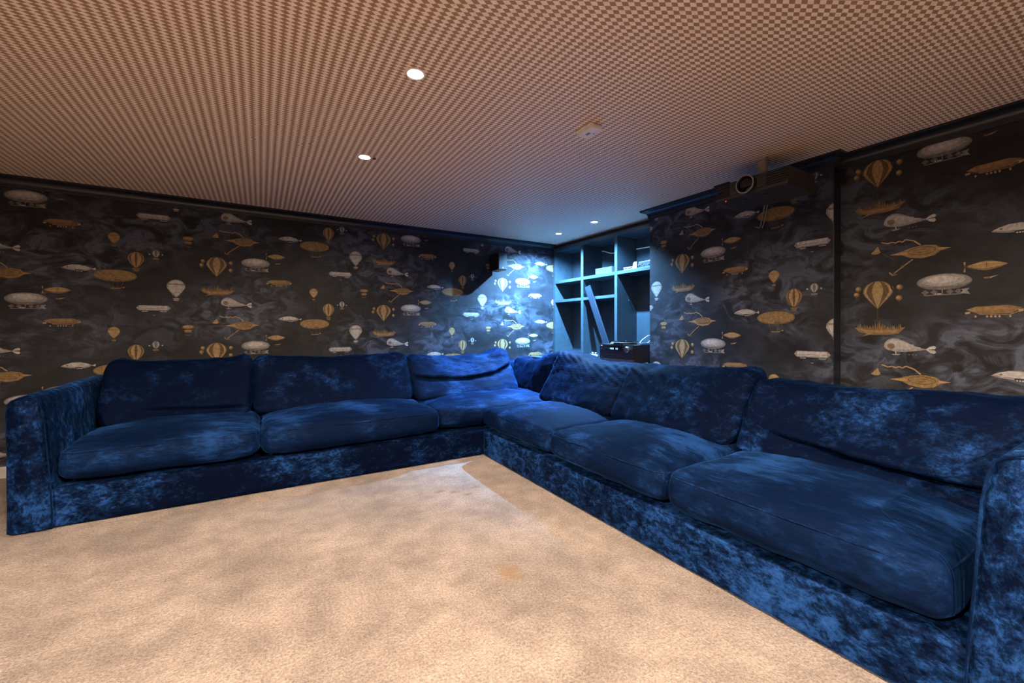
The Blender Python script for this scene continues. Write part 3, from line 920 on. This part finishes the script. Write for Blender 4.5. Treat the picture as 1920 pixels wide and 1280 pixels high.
for (x, y, z) in ((XB + .17, 3.1905, 1.335), (XB + .26, 3.1905, 1.335)):
    G().lathe([(.004, 0), (.004, .004), (.002, .006)], Matrix.Translation((x, y + .002, z)) @ Matrix.Rotation(PI / 2, 4, 'X'), 10).build('shelf_pin', M_SILVER, bc)

con = empty('console_cabinet', (2.98, 3.45, 0)); tag(con, 'low dark blue console cabinet hidden behind the sofa corner', 'cabinet')
G().box(2.80, XBK - .002, BY0, BY1, .676, .700, bev=.002).build('worktop', M_SHELF, con)
G().box(2.82, XBK - .003, BY0 + .002, BY1 - .002, .05, .675).build('carcass', M_SHELF, con)
G().box(2.86, XBK - .003, BY0 + .004, BY1 - .004, .001, .0495).build('plinth', M_SOFF, con)
for k in range(3):
    y0 = BY0 + .01 + k * (BY1 - BY0 - .02) / 3
    dd = G().box(2.803, 2.819, y0 + .002, y0 + (BY1 - BY0 - .02) / 3 - .002, .06, .668, bev=.002).build('door', M_SHELF, con)
    G().lathe([(.008, 0), (.008, .01), (.012, .014), (.012, .022)], Matrix.Translation((2.803, y0 + .05, .55)) @ Matrix.Rotation(-PI / 2, 4, 'Y'), 12).build('knob', M_SILVER, dd)
CT = .7005

# ------------------------------------------------------------------ things on the console
rc = empty('av_receiver', (2.855, 2.875, CT)); tag(rc, 'black hi-fi receiver with lit display and silver dial on the console', 'receiver')
RX, RY0, RY1 = 2.855, 2.662, 3.092; RZ0, RZ1 = CT + .022, .888
G().box(RX + .012, RX + .33, RY0 + .004, RY1 - .004, RZ0, RZ1 - .002, bev=.003).build('case', M_BLACKM, rc)
fc = G().box(RX, RX + .0115, RY0, RY1, RZ0 + .030, RZ1, bev=.002).build('front_panel', M_BLACK, rc)
G().box(RX, RX + .0115, RY0, RY1, RZ0 - .004, RZ0 + .0295, bev=.002).build('lower_fascia', M_DARKGREY, rc)
dsp = G().box(RX - .002, RX - .0002, 2.800, 3.012, .828, .872).build('display', M_GLOSS, rc)
def segs(gg, y, z, w, hgt, on):
    t = w * .2; x0, x1 = RX - .0030, RX - .0022
    S = {'a': (0, w, hgt - t, hgt), 'g': (0, w, hgt / 2 - t / 2, hgt / 2 + t / 2), 'd': (0, w, 0, t), 'f': (0, t, hgt / 2, hgt), 'e': (0, t, 0, hgt / 2), 'b': (w - t, w, hgt / 2, hgt), 'c': (w - t, w, 0, hgt / 2)}
    for k in on:
        a0, a1, b0, b1 = S[k]; gg.box(x0, x1, y - a1, y - a0, z + b0, z + b1)
gg = G(); g2 = G()
for k, (y, on) in enumerate(((2.944, 'abcdef'), (2.934, 'abcdef'), (2.920, 'abcdef'), (2.910, 'abcdef'), (2.874, 'abcdef'), (2.858, 'abcdef'))):
    segs(gg if k < 4 else g2, y, .841, .0075, .014, on)
gg.box(RX - .003, RX - .0022, 2.952, 2.958, .848, .850)
g2.box(RX - .003, RX - .0022, 2.862, 2.864, .841, .843)
M_GLOW = emit('display_glow', (.35, .75, 1.0), 3.0)
gg.build('readout', M_GLOW, dsp); g2.build('level_readout', M_GLOW, dsp)
Mr = Matrix.Translation((RX, 2.725, .845)) @ Matrix.Rotation(-PI / 2, 4, 'Y')
dial = G().lathe([(.027, 0), (.027, .020), (.024, .024)], Mr, 28).build('volume_dial', M_SILVER, rc, True)
G().lathe([(.020, .0241), (.019, .0262)], Mr, 24).build('dial_face', M_DARKGREY, dial)
G().box(RX - .0012, RX - .0002, 3.052, 3.080, .868, .876).build('badge', M_WHITE, rc)
for k in range(10):
    y = 3.01 - k * .022
    G().lathe([(.003, 0), (.003, .003)], Matrix.Translation((RX, y, .790)) @ Matrix.Rotation(-PI / 2, 4, 'Y'), 8).build('button', M_DARKGREY, rc)
for y in (3.073, 3.060): G().lathe([(.006, 0), (.006, .006)], Matrix.Translation((RX, y, .760)) @ Matrix.Rotation(-PI / 2, 4, 'Y'), 10).build('socket', M_BLACK, rc)
G().lathe([(.009, 0), (.009, .004), (.005, .004)], Matrix.Translation((RX, 2.755, .757)) @ Matrix.Rotation(-PI / 2, 4, 'Y'), 12).build('socket', M_BLACK, rc)
G().box(RX - .002, RX - .0002, 3.060, 3.068, .838, .850).build('power_button', M_SILVER, rc)
for (x, y) in ((RX + .05, RY0 + .05), (RX + .05, RY1 - .05), (RX + .28, RY0 + .05), (RX + .28, RY1 - .05)):
    G().lathe([(.02, CT), (.02, RZ0 + .001)], Matrix.Translation((x, y, 0)), 16).build('foot', M_BLACK, rc)

tt = empty('turntable', (2.97, 2.90, RZ1)); tag(tt, 'thin round black disc player with blue-sheened top on the receiver', 'record player')
Mt = Matrix.Translation((2.975, 2.865, RZ1 + .0005))
G().lathe([(.135, 0), (.140, .004), (.140, .018), (.135, .021)], Mt, 40).build('body', M_BLACK, tt, True)
G().lathe([(.118, .0212), (.118, .026), (.112, .028)], Mt, 40).build('platter', M_GLOSS, tt, True)
G().lathe([(.004, .0282), (.003, .034)], Mt, 10).build('spindle', M_SILVER, tt)
G().box(2.835, 2.850, 2.885, 2.925, RZ1 + .003, RZ1 + .014, bev=.002).build('front_tab', M_WHITE, tt)

sb = empty('media_box', (3.03, 2.68, RZ1)); tag(sb, 'small flat silver box with white cables on the receiver corner', 'electronics')
G().box(2.955, 3.11, 2.666, 2.712, RZ1 + .0005, RZ1 + .016, bev=.003).build('case', M_SILVER, sb)
G().tube([(2.98, 2.70, RZ1 + .016), (3.00, 2.69, RZ1 + .045), (3.06, 2.67, RZ1 + .085), (3.14, 2.66, RZ1 + .098), (3.18, 2.65, RZ1 + .080)], .0025, 6).build('cable', M_WHITE, sb, True)
G().tube([(3.07, 2.69, RZ1 + .016), (3.09, 2.68, RZ1 + .034), (3.13, 2.67, RZ1 + .055), (3.17, 2.66, RZ1 + .060)], .0022, 6).build('cable', M_WHITE, sb, True)

st = empty('set_top_box', (2.95, 3.28, CT)); tag(st, 'small black box left of the receiver under silver controller', 'electronics')
G().box(2.90, 3.02, 3.155, 3.345, CT, CT + .040, bev=.004).build('case', M_BLACK, st)
G().box(2.897, 2.8995, 3.165, 3.335, CT + .010, CT + .014).build('front_slot', M_GREYP, st)

gc = empty('game_controller', (2.96, 3.28, CT + .041)); tag(gc, 'silver game controller lying on small black box beside receiver', 'controller')
def controller_body():
    bm = bmesh.new()
    bmesh.ops.create_uvsphere(bm, u_segments=24, v_segments=12, radius=1.0)
    for v in bm.verts:
        x, y, z = v.co
        grip = max(0, abs(y) - .45) / .55
        v.co = Vector((2.958 + .034 * x - .032 * grip * grip, 3.285 + .080 * y, CT + .060 + .016 * z * (1 - .15 * abs(y)) - .006 * grip))
    return bm
cb = G().bm(controller_body()).build('shell', M_SILVER, gc, True)
for y in (3.262, 3.308):
    G().lathe([(.006, 0), (.006, .012), (.011, .014), (.011, .018)], Matrix.Translation((2.955, y, CT + .073)), 16).build('thumbstick', M_WHITE, gc, True)
for y in (3.235, 3.335):
    G().lathe([(.010, 0), (.010, .004)], Matrix.Translation((2.957, y, CT + .070)), 12).build('button_pad', M_GREYP, gc)

# loose moulding leaning against the bookcase, stepped at its upper end
p0, p1 = Vector((3.115, 3.205, CT + .022)), Vector((3.172, 3.640, 1.525))
ax = (p1 - p0).normalized(); e1 = Vector((.12, 1, 0)); e1 = (e1 - ax * e1.dot(ax)).normalized(); e2 = ax.cross(e1); L = (p1 - p0).length
prof = [(-.043, 0), (.043, 0), (.043, L), (.020, L - .002), (.014, L - .012), (-.004, L - .014), (-.010, L - .020), (-.043, L - .022)]
v = [p0 + e1 * a + ax * b + e2 * c for c in (-.007, .007) for a, b in prof]; n = len(prof)
pl = G().add(v, [tuple(range(n)), tuple(range(2 * n - 1, n - 1, -1))] + [(i, (i + 1) % n, n + (i + 1) % n, n + i) for i in range(n)]).build('moulding_plank', plain('slate_blue_moulding_paint', (.0055, .010, .018), .5))
tag(pl, 'long blue-grey moulding plank leaning against the bookcase shelves', 'plank')

# ------------------------------------------------------------------ things on the bookcase shelves
ZS = 1.6353
bx = empty('storage_box', (3.25, 3.42, ZS)); tag(bx, 'slim blue-grey box standing on the middle upper shelf', 'box')
G().box(3.205, 3.240, 3.290, 3.542, ZS, ZS + .066, bev=.003).build('body', plain('slate_grey_board', (.045, .05, .055), .55), bx)
G().box(3.2035, 3.2048, 3.320, 3.322, ZS + .004, ZS + .062).build('seam', M_DARKGREY, bx)
def magazine(z, y0, y1, dx, label):
    t = empty('magazine', (3.26, (y0 + y1) / 2, z))
    tag(t, label, 'magazine', 'magazines on the right upper shelf')
    G().box(3.205 + dx, 3.36, y0, y1, z + .0012, z + .0078).build('pages', M_PAPERW, t)
    G().box(3.204 + dx, 3.361, y0 - .0005, y1 + .0005, z, z + .001).build('cover', M_GREYP, t)
    G().box(3.204 + dx, 3.361, y0 - .0005, y1 + .0005, z + .008, z + .009).build('cover', M_GREYP, t)
magazine(ZS, 2.99, 3.112, .0, 'white-edged magazine lying lowest on the right upper shelf')
ms = tag(G().box(3.215, 3.35, 3.02, 3.11, ZS + .0095, ZS + .0185, bev=.001).build('case', M_BLACK), 'thin black case between two white magazines on right shelf', 'case')
magazine(ZS + .019, 2.995, 3.121, .003, 'white-edged magazine topmost on the right upper shelf')
cs = empty('disc_case', (3.22, 2.965, ZS)); tag(cs, 'small grey disc case with orange edge standing on right shelf', 'case')
G().box(3.204, 3.30, 2.940, 2.982, ZS, ZS + .066, bev=.001).build('case', M_GREYP, cs)
G().box(3.203, 3.30, 2.9822, 2.988, ZS, ZS + .056, bev=.0005).build('card_edge', M_ORANGE, cs)
dv = empty('black_device', (3.25, 2.85, ZS)); tag(dv, 'black electronic device with small silver knobs on right upper shelf', 'electronics')
G().box(3.212, 3.36, 2.700, 2.930, ZS + .004, ZS + .060, bev=.004).build('case', M_BLACK, dv)
for (y, z, r) in ((2.915, .03, .008), (2.885, .040, .005), (2.86, .022, .004), (2.80, .025, .006)):
    G().lathe([(r, 0), (r, .008)], Matrix.Translation((3.212, y, ZS + z)) @ Matrix.Rotation(-PI / 2, 4, 'Y'), 12).build('knob', M_SILVER, dv)
for (x, y) in ((3.23, 2.72), (3.23, 2.91), (3.34, 2.72), (3.34, 2.91)):
    G().lathe([(.006, 0), (.006, .0045)], Matrix.Translation((x, y, ZS)), 10).build('foot', M_BLACK, dv)
wc = G().tube([(3.471, 3.722, 1.955), (3.468, 3.69, 1.950), (3.462, 3.62, 1.925), (3.462, 3.56, 1.905), (3.464, 3.48, 1.897), (3.466, 3.38, 1.902), (3.467, 3.24, 1.900)], .006, 8).build('white_cable', M_WHITE, smooth=True)
tag(wc, 'thick white cable sagging across the back of the middle upper bay', 'cable')
wc = G().tube([(3.467, 3.186, 1.892), (3.468, 3.0, 1.886), (3.468, 2.8, 1.884), (3.470, 2.66, 1.880)], .006, 8).build('white_cable', M_WHITE, smooth=True)
tag(wc, 'straight white cable across the back of the right upper bay', 'cable')

# ------------------------------------------------------------------ wall speaker
sp = empty('wall_speaker', (2.307, YW, 1.78)); tag(sp, 'small black loudspeaker bracketed to the airship wall near corner', 'speaker')
Ms = Matrix.Translation((2.307, 4.16, 1.786)) @ Matrix.Rotation(math.radians(3), 4, 'Z')
G().box(-.057, .057, -.090, .100, -.094, .094, Ms, bev=.004).build('cabinet', M_BLACK, sp)
gr = G().box(-.053, .053, -.100, -.0905, -.090, .090, Ms, bev=.003).build('grille', M_BLACKM, sp)
G().box(-.005, .006, -.1015, -.1003, -.078, -.062, Ms).build('badge', M_WHITE, gr)
G().box(-.03, .03, .142, .1485, -.05, .03, Matrix.Translation((2.307, 4.16, 1.786))).build('wall_plate', M_BLACK, sp)
G().tube([Ms @ Vector((0, .098, -.01)), Vector((2.307, 4.16 + .145, 1.776))], .014, 12).build('bracket_arm', M_BLACK, sp, True)

# ------------------------------------------------------------------ projector
pj = empty('projector', (2.69, 1.44, ZC)); tag(pj, 'black ceiling-mounted projector with silver-ringed lens before chimney breast', 'projector')
PX0, PX1, PY0, PY1, PZ0, PZ1 = 2.55, 2.86, 1.232, 1.668, 1.858, 1.958
# tapering shell: section in x-z
G().prism([(PX0 + .012, PZ0), (PX1 - .03, PZ0 - .018), (PX1, PZ0 + .004), (PX1, PZ1 - .01), (PX1 - .02, PZ1), (PX0 + .012, PZ1)], 1, PY0, PY1).build('shell', M_CHAR, pj)
VL0, VL1 = PY1 - .092, PY1 - .004      # left vent (further along y)
VR0, VR1 = PY0 + .004, PY0 + .118
G().box(PX0, PX0 + .0118, VR1 + .001, VL0 - .001, PZ0 + .016, PZ1 - .001, bev=.003).build('front_panel', M_CHAR, pj)
G().box(PX0 - .003, PX0 + .0118, PY0, PY1, PZ0 - .004, PZ0 + .0155, bev=.003).build('lower_lip', M_CHAR, pj)
for (a, b_) in ((VL0, VL1), (VR0, VR1)):
    G().box(PX0 + .008, PX0 + .0118, a, b_, PZ0 + .017, PZ1 - .002).build('vent_recess', M_BLACK, pj)
    for k in range(6):
        z = PZ0 + .020 + k * .0135
        G().box(PX0 - .001, PX0 + .0075, a, b_, z, z + .0062, bev=.001).build('vent_slat', M_CHAR, pj)
G().box(PX0 - .006, PX0 + .05, VL0 + .002, PY1 + .012, PZ1 - .003, PZ1 + .009, bev=.003).build('filter_cover', M_BLACK, pj)
Ml = Matrix.Translation((PX0 + .004, 1.460, 1.910)) @ Matrix.Rotation(-PI / 2, 4, 'Y')
lz = G().lathe([(.055, -.006), (.055, .030), (.052, .034), (.046, .034), (.045, .028)], Ml, 40, cap=False).build('lens_barrel', M_BLACK, pj, True)
G().lathe([(.0545, .0300), (.0560, .034), (.0545, .0385), (.0500, .0385), (.0500, .034)], Ml, 44, cap=False).build('lens_ring', M_SILVER, lz, True)
G().lathe([(.0495, .016), (.043, .024), (.03, .029), (.015, .0315), (.002, .032)], Ml, 40, cap=False).build('lens_glass', M_GLOSS, lz, True)
G().lathe([(.0495, .030), (.040, .012), (.040, .010)], Ml, 40, cap=False).build('lens_baffle', M_BLACKM, lz, True)
for (y, w) in ((1.382, .035), (1.548, .030)): G().box(PX0 - .0008, PX0 - .0001, y - w / 2, y + w / 2, PZ0 + .024, PZ0 + .031).build('nameplate', M_DARKGREY, pj)
G().lathe([(.003, 0), (.003, .003)], Matrix.Translation((PX0 + .03, PY1 - .05, PZ0 - .004)), 8).build('status_light', emit('standby_red', (1, .02, .05), 4.0), pj)
for (x, y) in ((2.63, 1.53), (2.64, 1.40), (2.80, 1.33), (2.80, 1.57)):
    G().lathe([(.012, -.008), (.014, -.004), (.014, .006)], Matrix.Translation((x, y, PZ0 - .008)), 14).build('foot', M_BLACK, pj)
G().lathe([(.027, PZ1 + .012), (.027, ZC - .014)], Matrix.Translation((2.70, 1.45, 0)), 24).build('pole', plain('beige_painted_pole', (.33, .27, .22), .5), pj, True)
G().lathe([(.034, ZC - .0135), (.034, ZC - .002)], Matrix.Translation((2.70, 1.45, 0)), 28).build('ceiling_plate', bpy.data.materials['beige_painted_pole'], pj)
G().box(2.64, 2.76, 1.39, 1.51, PZ1 + .001, PZ1 + .0115).build('mount_plate', M_BLACK, pj)
G().tube([(2.60, 1.49, PZ1), (2.62, 1.47, PZ1 + .022), (2.66, 1.44, PZ1 + .030), (2.70, 1.405, PZ1 + .022), (2.73, 1.38, PZ1 + .03), (2.76, 1.36, PZ1 + .004)], .0035, 6).build('cable', M_BLACK, pj, True)
G().tube([(2.70, 1.34, PZ1), (2.71, 1.33, PZ1 + .030), (2.74, 1.30, PZ1 + .052), (2.80, 1.27, PZ1 + .055), (2.86, 1.25, PZ1 + .03), (2.885, 1.25, PZ1 - .02), (2.862, 1.26, PZ1 - .06)], .004, 6).build('cable', M_BLACK, pj, True)
G().lathe([(.012, 0), (.012, .02), (.008, .024)], Matrix.Translation((2.862, PY0 + .03, PZ0 + .05)) @ Matrix.Rotation(PI / 2, 4, 'Y'), 14).build('rear_knob', M_GREYP, pj, True)

# cables hanging under the projector on the chimney breast
def cable(name, pts, r, mat, label):
    o = G().tube(pts, r, 6).build(name, mat, smooth=True); tag(o, label, 'cable'); return o
cable('grey_cable', [(2.862, 1.555, 1.90), (2.92, 1.568, 1.902), (2.972, 1.579, 1.892), (2.988, 1.604, 1.832), (2.990, 1.620, 1.754), (2.990, 1.632, 1.738), (2.990, 1.656, 1.752)], .0042, M_GREYP, 'pale grey cable hanging leftmost below the projector')
cable('grey_cable', [(2.862, 1.535, 1.90), (2.92, 1.550, 1.900), (2.972, 1.563, 1.888), (2.988, 1.583, 1.827), (2.990, 1.601, 1.758), (2.991, 1.612, 1.732)], .0042, M_GREYP, 'pale grey cable hanging second from left below the projector')
cable('black_wire', [(2.990, 1.600, 1.724), (2.990, 1.634, 1.716), (2.994, 1.639, 1.70), (2.995, 1.637, 1.62), (2.995, 1.635, 1.579), (2.995, 1.626, 1.50), (2.995, 1.624, 1.466), (2.995, 1.642, 1.393), (2.995, 1.620, 1.343)], [.005, .005, .0022, .0022, .0022, .0022, .0022, .0022, .0022], M_BLACK, 'thin black wire dangling down the chimney breast wallpaper')

# ------------------------------------------------------------------ ceiling sensor
cs_ = empty('ceiling_sensor', (1.49, 1.69, ZC)); tag(cs_, 'small white rectangular sensor box mounted on the ceiling', 'sensor')
G().box(1.452, 1.524, 1.640, 1.765, ZC - .012, ZC - .001, bev=.003).build('mount_plate', M_WHITE, cs_)
G().box(1.456, 1.520, 1.630, 1.752, ZC - .032, ZC - .0125, bev=.004).build('cover', M_WHITE, cs_)
G().box(1.478, 1.492, 1.685, 1.712, ZC - .0334, ZC - .0322).build('test_button', M_GREYP, cs_)
G().lathe([(.003, 0), (.003, .002)], Matrix.Translation((1.508, 1.680, ZC - .0342)), 8).build('indicator', M_BLACK, cs_)

# ------------------------------------------------------------------ downlights
def downlight(x, y, col, watts, label, group, clip_tab=False, cone=173.0, blend=0.55, tilt=(0, 0)):
    t = empty('downlight', (x, y, ZC)); tag(t, label, 'ceiling light', group)
    M0 = Matrix.Translation((x, y, ZC))
    G().lathe([(.040, -.0005), (.042, -.004), (.034, -.006), (.030, -.003), (.030, -.0005)], M0, 32, cap=False).build('trim_ring', M_WHITE, t, True)
    G().lathe([(.001, -.0046), (.020, -.0044), (.0295, -.0020)], M0, 28, cap=False).build('lamp_face', emit('lamp_glow', tuple(.5 + .5 * c for c in col), 60.0), t)
    if clip_tab:
        G().box(x + .050, x + .066, y - .016, y + .006, ZC - .006, ZC - .0005, bev=.001).build('spring_clip', M_DARKGREY, t)
    if cone:
        ld = bpy.data.lights.new('lamp_light', 'SPOT')
        ld.spot_size = math.radians(cone); ld.spot_blend = blend
    else:
        ld = bpy.data.lights.new('lamp_light', 'POINT')
    ld.energy = watts; ld.color = col; ld.shadow_soft_size = .012
    lo = bpy.data.objects.new('lamp_light', ld); COL.objects.link(lo)
    lo.parent = t; lo.location = (0, 0, -.0185); lo.rotation_euler = (math.radians(tilt[0]), math.radians(tilt[1]), 0)
    return t
downlight(.550, 2.690, WARM, WARM_W, 'warm recessed downlight nearest the long sofa wall', 'ceiling downlights', True)
downlight(.552, 1.705, WARM, WARM_W, 'warm recessed downlight large in the ceiling centre', 'ceiling downlights')
downlight(.552, .720, WARM, WARM_W, 'added unseen warm downlight above the viewpoint', 'ceiling downlights')  # this and the next four: unseen lamps added to brighten the ceiling
downlight(.552, -.265, WARM, WARM_W * 2.8, 'added unseen warm downlight just behind the viewpoint', 'ceiling downlights')
downlight(.552, -1.25, WARM, WARM_W * 7.6, 'added unseen warm downlight nearest the wall behind the viewpoint', 'ceiling downlights')  # added lamp, boosted for floor bounce onto the ceiling
downlight(-1.730, .720, WARM, WARM_W * 1.9, 'added unseen warm downlight left of the viewpoint', 'ceiling downlights')
downlight(-1.730, -.265, WARM, WARM_W * 7.6, 'added unseen warm downlight behind and left of the viewpoint', 'ceiling downlights')  # added out of view, boosted to lift the ceiling
downlight(2.835, 3.150, COOL, COOL_W * .7, 'cool blue downlight nearer the chimney breast before the bookcase', 'ceiling downlights', cone=116.0, blend=1.0, tilt=(-4, -12))
downlight(2.840, 3.735, COOL, COOL_W, 'cool blue downlight in the far corner before the bookcase', 'ceiling downlights', cone=138.0, blend=1.0, tilt=(11, -3))
